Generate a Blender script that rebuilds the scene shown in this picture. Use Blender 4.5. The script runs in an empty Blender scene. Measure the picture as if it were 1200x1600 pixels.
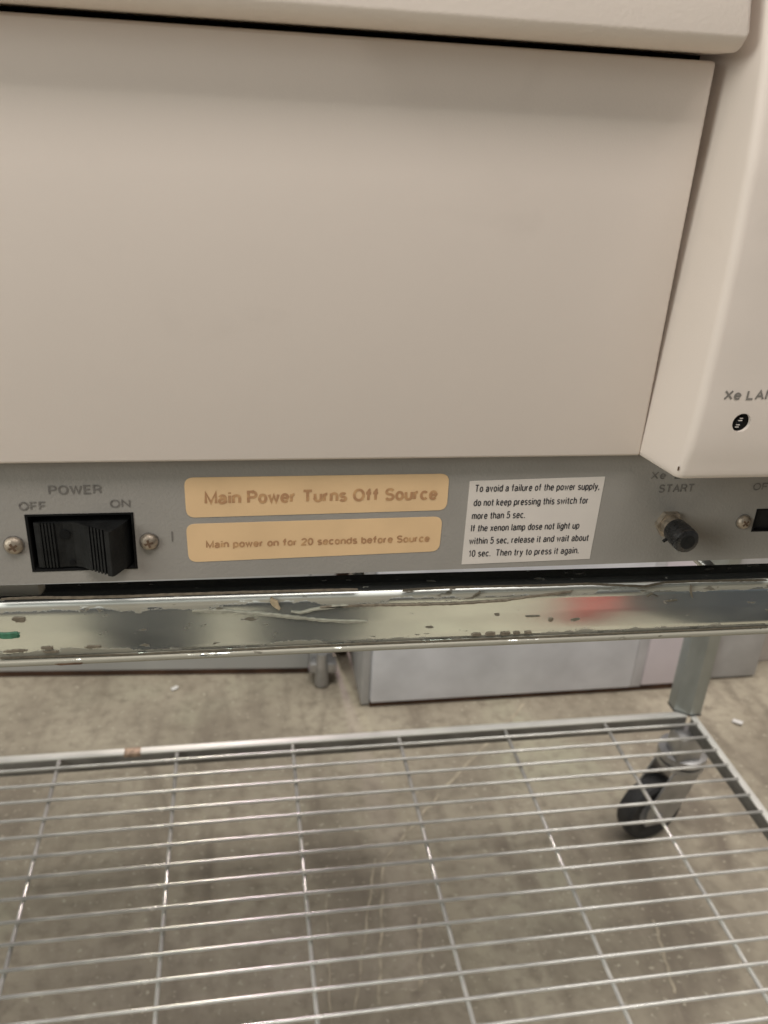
import bpy, bmesh, math, random
from mathutils import Vector, Matrix
random.seed(7)
SC = bpy.context.scene
COL = SC.collection
ZO = 0.945                      # floor is z = 0; the lens sits this high above it

# ------------------------------------------------------------------ camera
cam_d = bpy.data.cameras.new('camera')
cam = bpy.data.objects.new('camera', cam_d); COL.objects.link(cam)
R0 = Vector((0.98594, -0.15895, 0.05155)); R1 = Vector((-0.02304, -0.43487, -0.90020)); R2 = Vector((0.16551, 0.88635, -0.43242))
m3 = Matrix((R0, -R1, -R2)).transposed()
cam.matrix_world = Matrix.Translation((0, 0, ZO)) @ m3.to_4x4()
cam_d.sensor_width = 36; cam_d.lens = 30.0
cam_d.clip_start = 0.01; cam_d.clip_end = 60
cam_d.dof.use_dof = True; cam_d.dof.focus_distance = 0.30; cam_d.dof.aperture_fstop = 21
SC.camera = cam

# ------------------------------------------------------------------ world, lamps, exposure
w = bpy.data.worlds.new('World'); SC.world = w; w.use_nodes = True
w.node_tree.nodes['Background'].inputs[0].default_value = (1.0, 0.96, 0.91, 1)
w.node_tree.nodes['Background'].inputs[1].default_value = 0.13
SC.view_settings.view_transform = 'Standard'; SC.view_settings.look = 'None'
SC.view_settings.exposure = -0.2; SC.view_settings.gamma = 1

def lamp(name, loc, target, sx, sy, power, col, spread=180):
    d = bpy.data.lights.new(name, 'AREA'); d.shape = 'RECTANGLE'; d.size = sx; d.size_y = sy
    d.energy = power; d.color = col; d.spread = math.radians(spread)
    o = bpy.data.objects.new(name, d); COL.objects.link(o)
    loc = Vector(loc) + Vector((0, 0, ZO)); tgt = Vector(target) + Vector((0, 0, ZO))
    o.location = loc
    o.rotation_euler = ((tgt - loc).to_track_quat('-Z', 'Y').to_matrix()).to_euler()
    return o
lamp('window_light', (-1.7, -.72, 0.55), (0, .24, -.1), 0.8, 1.0, 27, (0.99, 1.0, 0.94))
lamp('ceiling_light', (0.2, -.95, 2.5), (0.2, -.75, -.9), 2.8, 0.7, 68, (1.0, 0.92, 0.87))
lamp('added_floor_fill', (0.1, -1.55, 2.5), (0.1, -1.40, -.9), 1.2, 0.6, 24, (0.95, 1.0, 0.92), 66)  # added lamp, brightens the front floor that the rail mirrors
lamp('warm_tube', (-0.27, 3.9, 1.5), (0, .6, -.7), 0.16, 1.0, 34, (1.0, 0.95, 0.70))
lamp('pink_tube', (-0.02, 3.9, 1.5), (0, .6, -.7), 0.24, 1.0, 38, (1.0, 0.76, 0.92))
lamp('aisle_light', (0.5, .62, 2.3), (0.45, 1.25, -.9), 2.8, 1.0, 104, (1.0, 0.95, 0.89))

# ------------------------------------------------------------------ materials
def mat(name, base, rough=0.5, metal=0.0, var=0.0, vscale=30, bump=0.0, bscale=400, stretch=(1, 1, 1), detail=3, spec=0.5, rvar=0.0, smudge=False):
    m = bpy.data.materials.new(name); m.use_nodes = True
    nt = m.node_tree; b = nt.nodes['Principled BSDF']
    b.inputs['Base Color'].default_value = (*base, 1); b.inputs['Roughness'].default_value = rough
    b.inputs['Metallic'].default_value = metal; b.inputs['Specular IOR Level'].default_value = spec
    tc = nt.nodes.new('ShaderNodeTexCoord'); mp = nt.nodes.new('ShaderNodeMapping')
    mp.inputs['Scale'].default_value = stretch
    nt.links.new(tc.outputs['Object'], mp.inputs[0])
    if var or rvar:
        n = nt.nodes.new('ShaderNodeTexNoise'); n.inputs['Scale'].default_value = vscale; n.inputs['Detail'].default_value = detail + 3
        nt.links.new(mp.outputs[0], n.inputs['Vector'])
        if var:
            mr = nt.nodes.new('ShaderNodeMapRange'); mr.inputs[1].default_value = .3; mr.inputs[2].default_value = .7
            mr.inputs[3].default_value = 1 - var; mr.inputs[4].default_value = 1 + var
            nt.links.new(n.outputs['Fac'], mr.inputs[0])
            mx = nt.nodes.new('ShaderNodeMix'); mx.data_type = 'RGBA'; mx.blend_type = 'MULTIPLY'; mx.inputs[0].default_value = 1
            mx.inputs[6].default_value = (*base, 1); nt.links.new(mr.outputs[0], mx.inputs[7])
            nt.links.new(mx.outputs[2], b.inputs['Base Color'])
            if smudge:                              # finger grime: a few faint greyish marks
                n3 = nt.nodes.new('ShaderNodeTexNoise'); n3.inputs['Scale'].default_value = 21; n3.inputs['Detail'].default_value = 5; n3.inputs['Distortion'].default_value = .6
                nt.links.new(mp.outputs[0], n3.inputs['Vector'])
                r3 = nt.nodes.new('ShaderNodeMapRange'); r3.interpolation_type = 'SMOOTHSTEP'; r3.inputs[1].default_value = .60; r3.inputs[2].default_value = .80; r3.inputs[4].default_value = .16
                nt.links.new(n3.outputs['Fac'], r3.inputs[0])
                m3_ = nt.nodes.new('ShaderNodeMix'); m3_.data_type = 'RGBA'; m3_.inputs[7].default_value = (0.36, 0.31, 0.27, 1)
                nt.links.new(r3.outputs[0], m3_.inputs[0]); nt.links.new(mx.outputs[2], m3_.inputs[6]); nt.links.new(m3_.outputs[2], b.inputs['Base Color'])
        if rvar:
            mr = nt.nodes.new('ShaderNodeMapRange'); mr.inputs[1].default_value = .3; mr.inputs[2].default_value = .7
            mr.inputs[3].default_value = rough - rvar; mr.inputs[4].default_value = rough + rvar
            nt.links.new(n.outputs['Fac'], mr.inputs[0]); nt.links.new(mr.outputs[0], b.inputs['Roughness'])
    if bump:
        n2 = nt.nodes.new('ShaderNodeTexNoise'); n2.inputs['Scale'].default_value = bscale; n2.inputs['Detail'].default_value = detail
        nt.links.new(mp.outputs[0], n2.inputs['Vector'])
        bp = nt.nodes.new('ShaderNodeBump'); bp.inputs['Strength'].default_value = bump; bp.inputs['Distance'].default_value = 0.001
        nt.links.new(n2.outputs['Fac'], bp.inputs['Height']); nt.links.new(bp.outputs[0], b.inputs['Normal'])
    return m

M_paint = mat('beige_powder_coat', (0.675, 0.605, 0.545), 0.55, var=.022, vscale=9, bump=.045, bscale=1500, detail=3, spec=.35, smudge=True)
M_cover = mat('lit_cover_beige', (0.78, 0.70, 0.63), 0.5, var=.02, vscale=9, bump=.10, bscale=800, detail=3, spec=.35)  # beige made paler, stands in for stronger light on the cover
M_strip = mat('grey_paint', (0.285, 0.270, 0.246), 0.5, var=.05, vscale=40, bump=.15, bscale=900, spec=.35)
M_dark = mat('dark_inside', (0.006, 0.006, 0.006), 0.8, spec=.15, var=.2)
M_black = mat('black_plastic', (0.0085, 0.009, 0.009), 0.55, var=.4, vscale=250, bump=.15, bscale=900, spec=.25)
M_gloss = mat('worn_glossy_black', (0.012, 0.012, 0.0125), 0.30, var=.5, vscale=500, bump=.12, bscale=260, detail=3, spec=.6, rvar=.12)
M_screw = mat('nickel_screw', (0.38, 0.325, 0.26), 0.5, metal=.75, var=.35, vscale=500, bump=.2, bscale=1500)
M_rust = mat('rusty_dirt', (0.10, 0.06, 0.035), 0.8, var=.3, vscale=500)
M_zinc = mat('zinc_metal', (0.74, 0.74, 0.70), 0.36, metal=.75, var=.16, vscale=35, rvar=.08, bump=.1, bscale=120)
M_web = mat('shaded_zinc_web', (0.20, 0.195, 0.18), 0.6, metal=.35, var=.25, vscale=30)  # zinc darkened, the shade on the web is put into its colour
M_rustlip = mat('rubbed_rusty_zinc', (0.40, 0.29, 0.21), .6, metal=.2, var=.45, vscale=200)
M_lip = mat('lit_zinc_lip', (0.68, 0.68, 0.64), 0.40, metal=.30, var=.10, vscale=22, rvar=.08)  # same zinc lightened, the light on the lip is in its colour
M_wire = mat('bright_wire', (0.66, 0.655, 0.62), 0.24, metal=.45, var=.20, vscale=25, rvar=.05)
M_post = mat('galvanised_post', (0.40, 0.43, 0.42), 0.38, metal=.8, var=.2, vscale=12, stretch=(3, 3, 1), rvar=.08)
M_rubber = mat('black_rubber', (0.032, 0.032, 0.033), 0.6, var=.3, vscale=40)
M_fork = mat('fork_metal', (0.42, 0.42, 0.42), 0.4, metal=.8, var=.2, vscale=40)
M_ink = mat('grey_ink', (0.15, 0.140, 0.128), 0.6, var=.3, vscale=900)
M_inkdk = mat('dark_grey_ink', (0.20, 0.185, 0.165), 0.6, var=.15, vscale=900)
M_inkbk = mat('black_ink', (0.03, 0.03, 0.035), 0.6, var=.4, vscale=900)
M_tan = mat('tan_tape', (0.70, 0.49, 0.28), 0.45, var=.05, vscale=60, spec=.4)
M_white = mat('white_label_paper', (0.63, 0.585, 0.54), 0.45, var=.03, vscale=60)
M_scrap = mat('white_paper_scrap', (0.72, 0.71, 0.69), 0.7, var=.05)
M_board = mat('lavender_board', (0.80, 0.82, 0.88), 0.5, var=.13, vscale=11, detail=6)
M_board2 = mat('grey_board', (0.52, 0.53, 0.53), 0.5, var=.10, vscale=7, detail=4)
M_pink = mat('pinkish_board', (0.80, 0.74, 0.80), 0.5, var=.08, vscale=6, detail=4)
M_shade = mat('greyish_shade', (0.58, 0.58, 0.61), 0.5, var=.2, vscale=9)
M_edge = mat('dull_grey_edge', (0.48, 0.48, 0.48), 0.5, var=.12, vscale=20)
M_brown = mat('rusty_base', (0.07, 0.035, 0.02), 0.8, var=.45, vscale=25)
M_orange = mat('copper_tip', (0.75, 0.32, 0.12), 0.4, metal=.3, var=.2)
M_wall = mat('white_wall_paint', (0.62, 0.58, 0.55), 0.7, var=.12, vscale=9, detail=5)
M_green = mat('green_paint_smear', (0.035, 0.13, 0.075), 0.5, var=.4, vscale=500)
M_glass = mat('dark_lens', (0.01, 0.01, 0.01), 0.08, var=.2)
M_red = mat('red_plastic', (0.46, 0.06, 0.055), 0.5, var=.1)

def faded_ink():
    m = mat('faded_brown_ink', (0.36, 0.185, 0.08), 0.6)
    nt = m.node_tree; b = nt.nodes['Principled BSDF']
    tc = nt.nodes.new('ShaderNodeTexCoord'); n = nt.nodes.new('ShaderNodeTexNoise')
    n.inputs['Scale'].default_value = 420; n.inputs['Detail'].default_value = 4
    nt.links.new(tc.outputs['Object'], n.inputs['Vector'])
    cr = nt.nodes.new('ShaderNodeValToRGB')
    cr.color_ramp.elements[0].position = .30; cr.color_ramp.elements[0].color = (0.56, 0.34, 0.16, 1)
    cr.color_ramp.elements[1].position = .52; cr.color_ramp.elements[1].color = (0.40, 0.22, 0.11, 1)
    nt.links.new(n.outputs['Fac'], cr.inputs[0]); nt.links.new(cr.outputs[0], b.inputs['Base Color'])
    return m
M_faded = faded_ink()

def rail_material():
    m = bpy.data.materials.new('dirty_zinc_rail'); m.use_nodes = True
    nt = m.node_tree; b = nt.nodes['Principled BSDF']; N = nt.nodes.new; L = nt.links.new
    tc = N('ShaderNodeTexCoord')
    sep = N('ShaderNodeSeparateXYZ'); L(tc.outputs['Object'], sep.inputs[0])
    mp = N('ShaderNodeMapping'); mp.inputs['Scale'].default_value = (0.35, 1, 1); L(tc.outputs['Object'], mp.inputs[0])
    def noise(sc, det, vec=mp, rough=.55):
        n = N('ShaderNodeTexNoise'); n.inputs['Scale'].default_value = sc; n.inputs['Detail'].default_value = det
        n.inputs['Roughness'].default_value = rough
        L(vec.outputs[0], n.inputs['Vector']); return n.outputs['Fac']
    def math_(op, a, b_=None, clamp=False):
        n = N('ShaderNodeMath'); n.operation = op; n.use_clamp = clamp
        for i, v in enumerate((a, b_)):
            if v is None: continue
            if isinstance(v, (int, float)): n.inputs[i].default_value = v
            else: L(v, n.inputs[i])
        return n.outputs[0]
    def ramp(f, lo, hi):
        n = N('ShaderNodeMapRange'); n.interpolation_type = 'SMOOTHSTEP'
        L(f, n.inputs[0]); n.inputs[1].default_value = lo; n.inputs[2].default_value = hi
        return n.outputs[0]
    # height on the face, 0 at the lower crease and 1 under the top roll
    u = N('ShaderNodeMapRange'); u.clamp = False; L(math_('ADD', sep.outputs['Z'], math_('MULTIPLY', math_('ADD', sep.outputs['X'], .0766), .008)), u.inputs[0]); u.inputs[1].default_value = -0.0220; u.inputs[2].default_value = -0.0045
    u = u.outputs[0]
    # crust creeping in from the two long edges
    edge = math_('ABSOLUTE', math_('SUBTRACT', u, .5))
    keep = math_('SUBTRACT', 1.0, ramp(u, 1.03, 1.09))
    crust = math_('MULTIPLY', keep, ramp(math_('ADD', math_('MULTIPLY', edge, 1.0), math_('MULTIPLY', noise(110, 8, rough=.68), .85)), .87, .90))
    film = ramp(noise(28, 5), .40, .62)
    spots = ramp(noise(330, 3), .655, .70)
    film_amt = math_('MULTIPLY', math_('ADD', math_('MULTIPLY', film, .10), .02), keep)
    dirt = math_('MAXIMUM', math_('MULTIPLY', crust, .80), math_('MAXIMUM', film_amt, math_('MULTIPLY', spots, .8)))
    col = N('ShaderNodeMix'); col.data_type = 'RGBA'
    col.inputs[6].default_value = (0.70, 0.73, 0.70, 1); col.inputs[7].default_value = (0.23, 0.205, 0.145, 1)
    L(dirt, col.inputs[0])
    col2 = N('ShaderNodeMix'); col2.data_type = 'RGBA'; L(math_('MULTIPLY', spots, .7), col2.inputs[0])
    L(col.outputs[2], col2.inputs[6]); col2.inputs[7].default_value = (0.10, 0.085, 0.06, 1)
    L(col2.outputs[2], b.inputs['Base Color'])
    L(math_('SUBTRACT', .97, math_('MULTIPLY', dirt, .9)), b.inputs['Metallic'])
    L(math_('ADD', math_('ADD', .10, math_('MULTIPLY', dirt, .5)), math_('MULTIPLY', math_('MULTIPLY', ramp(u, .97, 1.02), math_('SUBTRACT', 1.0, ramp(u, 1.10, 1.14))), .50)), b.inputs['Roughness'])
    bp = N('ShaderNodeBump'); bp.inputs['Strength'].default_value = .06; bp.inputs['Distance'].default_value = .0004
    L(math_('ADD', math_('MULTIPLY', noise(20, 2), .8), math_('MULTIPLY', crust, .35)), bp.inputs['Height'])
    L(bp.outputs[0], b.inputs['Normal'])
    return m
M_rail = rail_material()

def floor_material():
    m = bpy.data.materials.new('old_concrete'); m.use_nodes = True
    nt = m.node_tree; b = nt.nodes['Principled BSDF']; N = nt.nodes.new; L = nt.links.new
    tc = N('ShaderNodeTexCoord')
    def noise(sc, det, stretch=(1, 1, 1), dist=0):
        mp = N('ShaderNodeMapping'); mp.inputs['Scale'].default_value = stretch; L(tc.outputs['Object'], mp.inputs[0])
        n = N('ShaderNodeTexNoise'); n.inputs['Scale'].default_value = sc; n.inputs['Detail'].default_value = det; n.inputs['Distortion'].default_value = dist
        L(mp.outputs[0], n.inputs['Vector']); return n.outputs['Fac']
    def mix(f, a, c):
        x = N('ShaderNodeMix'); x.data_type = 'RGBA'
        L(f, x.inputs[0])
        for i, v in ((6, a), (7, c)):
            if isinstance(v, tuple): x.inputs[i].default_value = (*v, 1)
            else: L(v, x.inputs[i])
        return x.outputs[2]
    def ramp(f, lo, hi):
        n = N('ShaderNodeMapRange'); n.interpolation_type = 'SMOOTHSTEP'
        L(f, n.inputs[0]); n.inputs[1].default_value = lo; n.inputs[2].default_value = hi; return n.outputs[0]
    c = mix(ramp(noise(5, 6), .35, .68), (0.295, 0.257, 0.198), (0.40, 0.355, 0.275))
    c = mix(ramp(noise(3.1, 4), .52, .70), c, (0.38, 0.36, 0.27))
    c = mix(ramp(noise(8, 6, (1.6, .45, 1), .9), .46, .76), c, (0.19, 0.158, 0.122))  # dark depthwise streaks painted in for floor reflections and wire shadows
    c = mix(ramp(noise(30, 8), .52, .78), c, (0.23, 0.195, 0.148))
    c = mix(ramp(noise(55, 10), .40, .95), c, (0.18, 0.152, 0.117))
    c = mix(ramp(noise(120, 6), .60, .72), c, (0.46, 0.42, 0.33))
    c = mix(ramp(noise(13, 4), .71, .78), c, (0.17, 0.14, 0.105))
    L(c, b.inputs['Base Color'])
    r = N('ShaderNodeMapRange'); L(noise(11, 5, (1.3, .5, 1)), r.inputs[0]); r.inputs[1].default_value = .3; r.inputs[2].default_value = .7
    r.inputs[3].default_value = .36; r.inputs[4].default_value = .62; L(r.outputs[0], b.inputs['Roughness'])
    bp = N('ShaderNodeBump'); bp.inputs['Strength'].default_value = .35; bp.inputs['Distance'].default_value = .003
    L(noise(60, 6), bp.inputs['Height']); L(bp.outputs[0], b.inputs['Normal'])
    return m
M_floor = floor_material()

# ------------------------------------------------------------------ builders (coordinates relative to the lens, z shifted by ZO)
def link(name, me, m, parent=None, smooth=True, angle=35):
    o = bpy.data.objects.new(name, me); COL.objects.link(o)
    if m is not None and not me.materials: me.materials.append(m)
    if smooth:
        for p in me.polygons: p.use_smooth = True
        try: me.set_sharp_from_angle(angle=math.radians(angle))
        except Exception: pass
    if parent is not None:
        o.parent = parent
        if parent.type == 'EMPTY': o.location = -parent.location
    return o
def fin(name, bm, m, parent=None, smooth=True, angle=35):
    bmesh.ops.recalc_face_normals(bm, faces=bm.faces)
    me = bpy.data.meshes.new(name); bm.to_mesh(me); bm.free()
    return link(name, me, m, parent, smooth, angle)
def P(x, y, z): return Vector((x, y, z + ZO))
def add_box(bm, x0, x1, y0, y1, z0, z1, bev=0, seg=2):
    vs = [bm.verts.new(P(x, y, z)) for x in (x0, x1) for y in (y0, y1) for z in (z0, z1)]
    fs = [bm.faces.new([vs[i] for i in q]) for q in ((0,1,3,2),(4,6,7,5),(0,4,5,1),(2,3,7,6),(0,2,6,4),(1,5,7,3))]
    if bev:
        es = list({e for f in fs for e in f.edges})
        bmesh.ops.bevel(bm, geom=es, offset=bev, segments=seg, profile=.5, affect='EDGES')
def box(name, a, m, parent=None, bev=0, seg=2):
    bm = bmesh.new(); add_box(bm, *a, bev, seg); return fin(name, bm, m, parent)
def add_tube(bm, pts, r, n=8, cap=True):
    pts = [P(*p) for p in pts]; rings = []
    for i, p in enumerate(pts):
        t = (pts[min(i+1, len(pts)-1)] - pts[max(i-1, 0)]).normalized()
        a = t.cross(Vector((0, 0, 1)));
        if a.length < 1e-4: a = t.cross(Vector((1, 0, 0)))
        a.normalize(); c = t.cross(a)
        rr = r[i] if isinstance(r, (list, tuple)) else r
        rings.append([bm.verts.new(p + rr*(math.cos(k*2*math.pi/n)*a + math.sin(k*2*math.pi/n)*c)) for k in range(n)])
    for A, B in zip(rings, rings[1:]):
        for k in range(n): bm.faces.new((A[k], A[(k+1) % n], B[(k+1) % n], B[k]))
    if cap: bm.faces.new(rings[0]); bm.faces.new(rings[-1])
def tube(name, pts, r, m, parent=None, n=10):
    bm = bmesh.new(); add_tube(bm, pts, r, n); return fin(name, bm, m, parent)
def add_prism_x(bm, prof, xs, fn=None):          # closed (y,z) profile swept along x
    rings = [[bm.verts.new(P(x, *(fn(x, y, z) if fn else (y, z)))) for y, z in prof] for x in xs]
    n = len(prof)
    for A, B in zip(rings, rings[1:]):
        for k in range(n): bm.faces.new((A[k], A[(k+1) % n], B[(k+1) % n], B[k]))
    bm.faces.new(rings[0]); bm.faces.new(rings[-1])
def empty(name, loc, label, cat, group=None):
    o = bpy.data.objects.new(name, None); COL.objects.link(o); o.empty_display_size = .05
    o.location = P(*loc); o['label'] = label; o['category'] = cat
    if group: o['group'] = group
    return o
def A(cx, cy, rx, ry, a0, a1, n=12):
    return [(cx + rx*math.cos(math.radians(a0+(a1-a0)*i/n)), cy + ry*math.sin(math.radians(a0+(a1-a0)*i/n))) for i in range(n+1)]
XH = .70
BOWL = A(.25, .35, .25, .35, 0, 360, 20)
GL = {   # centre lines of a plain sans alphabet: (advance, strokes); capitals are 1 high
 'M': (.78, [[(0,0),(0,1),(.39,.05),(.78,1),(.78,0)]]), 'P': (.60, [[(0,0),(0,1),(.34,1)]+A(.34,.74,.26,.26,90,-90)+[(0,.48)]]),
 'T': (.66, [[(0,1),(.66,1)],[(.33,0),(.33,1)]]), 'O': (.76, [A(.38,.5,.38,.5,0,360,28)]),
 'S': (.60, [A(.30,.76,.28,.24,20,270)[:-1]+A(.30,.26,.30,.26,90,-160)]), 'F': (.54, [[(0,0),(0,1),(.54,1)],[(0,.5),(.46,.5)]]),
 'N': (.66, [[(0,0),(0,1),(.66,0),(.66,1)]]), 'E': (.58, [[(.58,1),(0,1),(0,0),(.58,0)],[(0,.52),(.52,.52)]]),
 'W': (.98, [[(0,1),(.25,0),(.49,.95),(.73,0),(.98,1)]]), 'R': (.64, [[(0,0),(0,1),(.36,1)]+A(.36,.75,.26,.25,90,-90)+[(0,.5)],[(.34,.5),(.50,.42),(.57,.25),(.62,0)]]),
 'X': (.66, [[(0,0),(.66,1)],[(0,1),(.66,0)]]), 'L': (.52, [[(0,1),(0,0),(.52,0)]]), 'A': (.70, [[(0,0),(.35,1),(.70,0)],[(.13,.34),(.57,.34)]]),
 'I': (.06, [[(.03,0),(.03,1)]]), '1': (.34, [[(0,.76),(.20,.84),(.26,1),(.26,0)]]), '0': (.54, [A(.27,.5,.27,.5,0,360,24)]),
 '2': (.54, [A(.27,.74,.26,.26,170,-25)+[(.06,.12),(0,0),(.54,0)]]), '5': (.54, [[(.50,1),(.10,1),(.04,.52)]+A(.26,.33,.28,.33,130,-155)]),
 'a': (.50, [A(.24,.46,.22,.24,160,0)+[(.46,.12),(.52,0)],[(.46,.42),(.26,.38)]+A(.20,.19,.20,.19,90,270)[:-1]+[(.20,0),(.34,.04),(.46,.18)]]),
 'b': (.50, [[(0,0),(0,1)],BOWL]), 'd': (.50, [[(.5,0),(.5,1)],BOWL]), 'c': (.48, [A(.25,.35,.25,.35,40,320,18)]),
 'e': (.50, [[(.02,.37),(.5,.37)]+A(.25,.35,.25,.35,3,320,20)]), 'f': (.32, [[(.14,0),(.14,.80)]+A(.30,.80,.16,.20,180,95,6),[(-.06,.66),(.34,.66)]]),
 'g': (.50, [[(.5,XH),(.5,-.08)]+A(.25,-.08,.25,.20,0,-160,10),BOWL]), 'h': (.48, [[(0,0),(0,1)],[(0,.42)]+A(.24,.44,.24,.26,180,0)+[(.48,0)]]),
 'i': (.06, [[(.03,0),(.03,XH)],[(.03,.88),(.03,1)]]), 'k': (.46, [[(0,0),(0,1)],[(.43,XH),(.02,.28)],[(.15,.41),(.46,0)]]),
 'l': (.06, [[(.03,0),(.03,1)]]), 'm': (.78, [[(0,0),(0,XH)],[(0,.46)]+A(.195,.48,.195,.22,180,0,8)+[(.39,0)],[(.39,.46)]+A(.585,.48,.195,.22,180,0,8)+[(.78,0)]]),
 'n': (.48, [[(0,0),(0,XH)],[(0,.42)]+A(.24,.44,.24,.26,180,0)+[(.48,0)]]), 'o': (.50, [BOWL]), 'p': (.50, [[(0,-.28),(0,XH)],BOWL]),
 'r': (.28, [[(0,0),(0,XH)],[(0,.40)]+A(.26,.42,.26,.27,180,95,8)]), 's': (.44, [A(.22,.53,.20,.17,25,270)[:-1]+A(.22,.18,.22,.18,90,-155)]),
 't': (.28, [[(.13,.95),(.13,.14)]+A(.27,.14,.14,.14,180,280,6),[(-.05,.66),(.32,.66)]]), 'u': (.48, [[(0,XH),(0,.26)]+A(.24,.26,.24,.26,180,360)+[(.48,XH)],[(.48,.3),(.48,0)]]),
 'v': (.46, [[(0,XH),(.23,0),(.46,XH)]]), 'w': (.72, [[(0,XH),(.18,0),(.36,.66),(.54,0),(.72,XH)]]), 'x': (.46, [[(0,XH),(.46,0)],[(0,0),(.46,XH)]]),
 'y': (.48, [[(0,XH),(.24,.02)],[(.48,XH),(.20,-.14),(.10,-.27),(0,-.27)]]), '.': (.08, [[(.04,-.05),(.04,.09)]]), ',': (.10, [[(.06,.09),(.02,-.16)]]),
}
def text(name, body, x0, x1, zb, h, y, m, parent, wt=.165, jit=0, gap=.18, yfn=None):
    """flat print on an upright face: from x0 to x1 along the baseline zb, capital height h, stroke weight wt"""
    bm = bmesh.new(); pen = 0; strokes = []
    for ch in body:
        if ch == ' ': pen += .42; continue
        adv, st = GL[ch]
        for q in st: strokes.append([(pen + px, pz*(1-wt) + wt/2) for px, pz in q])
        pen += adv + gap + wt*.55
    total = pen - gap - wt*.55; k = (x1-x0)/(total + wt); hw = wt*h/2
    for si, q in enumerate(strokes):
        q = [(x0 + (px + wt/2)*k, zb + pz*h) for px, pz in q]
        if jit: q = [(px + jit*math.sin(px*2100+pz*900), pz + jit*math.sin(px*900) + jit*.6*math.sin(px*2711+1)) for px, pz in q]
        closed = len(q) > 14 and (Vector(q[0])-Vector(q[-1])).length < 1e-6
        if closed: q = q[:-1]
        n = len(q); rail_ = []
        for i in range(n):
            p = Vector(q[i]); a = Vector(q[i-1]) if (i or closed) else None; b = Vector(q[(i+1) % n]) if (i < n-1 or closed) else None
            d1 = (p-a).normalized() if a is not None else (b-p).normalized(); d2 = (b-p).normalized() if b is not None else d1
            n1 = Vector((-d1.y, d1.x)); n2 = Vector((-d2.y, d2.x)); mt = n1+n2
            mt = n1 if mt.length < .2 else mt.normalized()
            f = min(1.8, 1/max(.3, mt.dot(n1))); o = mt*hw*f
            yy = (yfn(p.y) if yfn else y) - .000008*(si % 5) - .0000012*i
            rail_.append((bm.verts.new(P(p.x+o.x, yy, p.y+o.y)), bm.verts.new(P(p.x-o.x, yy, p.y-o.y))))
        if closed: rail_.append(rail_[0])
        for u, v in zip(rail_, rail_[1:]): bm.faces.new((u[0], u[1], v[1], v[0]))
    me = bpy.data.meshes.new(name); bm.to_mesh(me); bm.free()
    return link(name, me, m, parent, smooth=False)

# ------------------------------------------------------------------ setting
FZ = -ZO
bm = bmesh.new()
vs = [bm.verts.new(P(*c, FZ)) for c in ((-6, -5), (6, -5), (6, 6), (-6, 6))]; bm.faces.new(vs)
floor = fin('floor', bm, M_floor, smooth=False); floor['kind'] = 'structure'

def scratch(name, pts, wd, m, parent):
    bm = bmesh.new(); L = []
    for i, (x, y) in enumerate(pts):
        a = Vector(pts[max(i-1, 0)]); c = Vector(pts[min(i+1, len(pts)-1)]); t = (c - a).normalized(); n = Vector((-t.y, t.x))*wd*.5*(.6+.4*math.sin(i*1.9+1)**2)
        L.append((bm.verts.new(P(x+n.x, y+n.y, FZ+.0008)), bm.verts.new(P(x-n.x, y-n.y, FZ+.0008))))
    for A, B in zip(L, L[1:]): bm.faces.new((A[0], A[1], B[1], B[0]))
    return fin(name, bm, m, parent, smooth=False)
M_scr = mat('pale_scratch', (0.38, 0.33, 0.25), .6, var=.3, vscale=60)
def wav(p, q, n=14, a=.0012):
    return [(p[0]+(q[0]-p[0])*i/n + a*math.sin(i*1.7+p[0]*9), p[1]+(q[1]-p[1])*i/n + a*math.cos(i*1.3)) for i in range(n+1)]
for p, q, wd in (((.487, 1.15), (.300, .965), .006), ((.300, .965), (.183, .835), .0045), ((.183, .835), (.145, .63), .005), ((.172, .84), (.115, .62), .004), ((.215, .74), (.197, .64), .006), ((.10, .80), (.085, .58), .003), ((.52, .70), (.50, .60), .005)):
    scratch('scratch', wav(p, q), wd, M_scr, floor)

def scrap(loc, s, label, rot):
    bm = bmesh.new(); add_box(bm, -s, s, -s*.55, s*.55, -ZO, -ZO+.003, .001)
    for v in bm.verts: v.co.z += .35*abs(v.co.x) if v.co.x > 0 else 0
    o = fin('paper_scrap', bm, M_scrap); o.location = (loc[0], loc[1], .001); o.rotation_euler = (0, 0, rot)
    o['label'] = label; o['category'] = 'paper scrap'; o['group'] = 'white scraps on the concrete floor'
scrap((-.121, 1.247), .006, 'small white paper scrap on the floor in front of the long grey board', .4)
scrap((.846, 1.062), .0085, 'largest white paper scrap on the floor, right of the cart post', -.9)
scrap((.905, 1.03), .005, 'tiny white paper scrap on the floor at the right edge beside the larger scrap', .2)

# back wall, cabinets and board behind the cart
wall = box('wall', (.962, 3.2, 1.232, 1.40, FZ, 1.6), M_wall, bev=.004)
wall['label'] = 'whitish painted wall to the right of the lavender cabinet'; wall['category'] = 'wall'

cab = empty('storage_cabinet', (.57, 1.30, FZ), 'pale lavender metal cabinet standing on the floor behind the cart', 'cabinet')
box('side_panel', (.197, .212, 1.170, 1.60, FZ+.004, -.45), M_edge, cab, .002)
box('front_panel', (.2125, .690, 1.164, 1.185, FZ+.011, -.45), M_board, cab, .003)
box('shade_strip', (.6903, .7097, 1.1655, 1.186, FZ+.011, -.45), M_shade, cab, .001)  # flush grey strip, a soft shade on the front done as colour
box('front_panel', (.710, .846, 1.165, 1.185, FZ+.013, -.45), M_pink, cab, .003)
box('end_panel', (.8465, .952, 1.185, 1.60, FZ+.004, -.45), M_edge, cab, .003)
box('plinth', (.2125, .846, 1.1685, 1.58, FZ, FZ+.0105), M_brown, cab)

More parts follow.
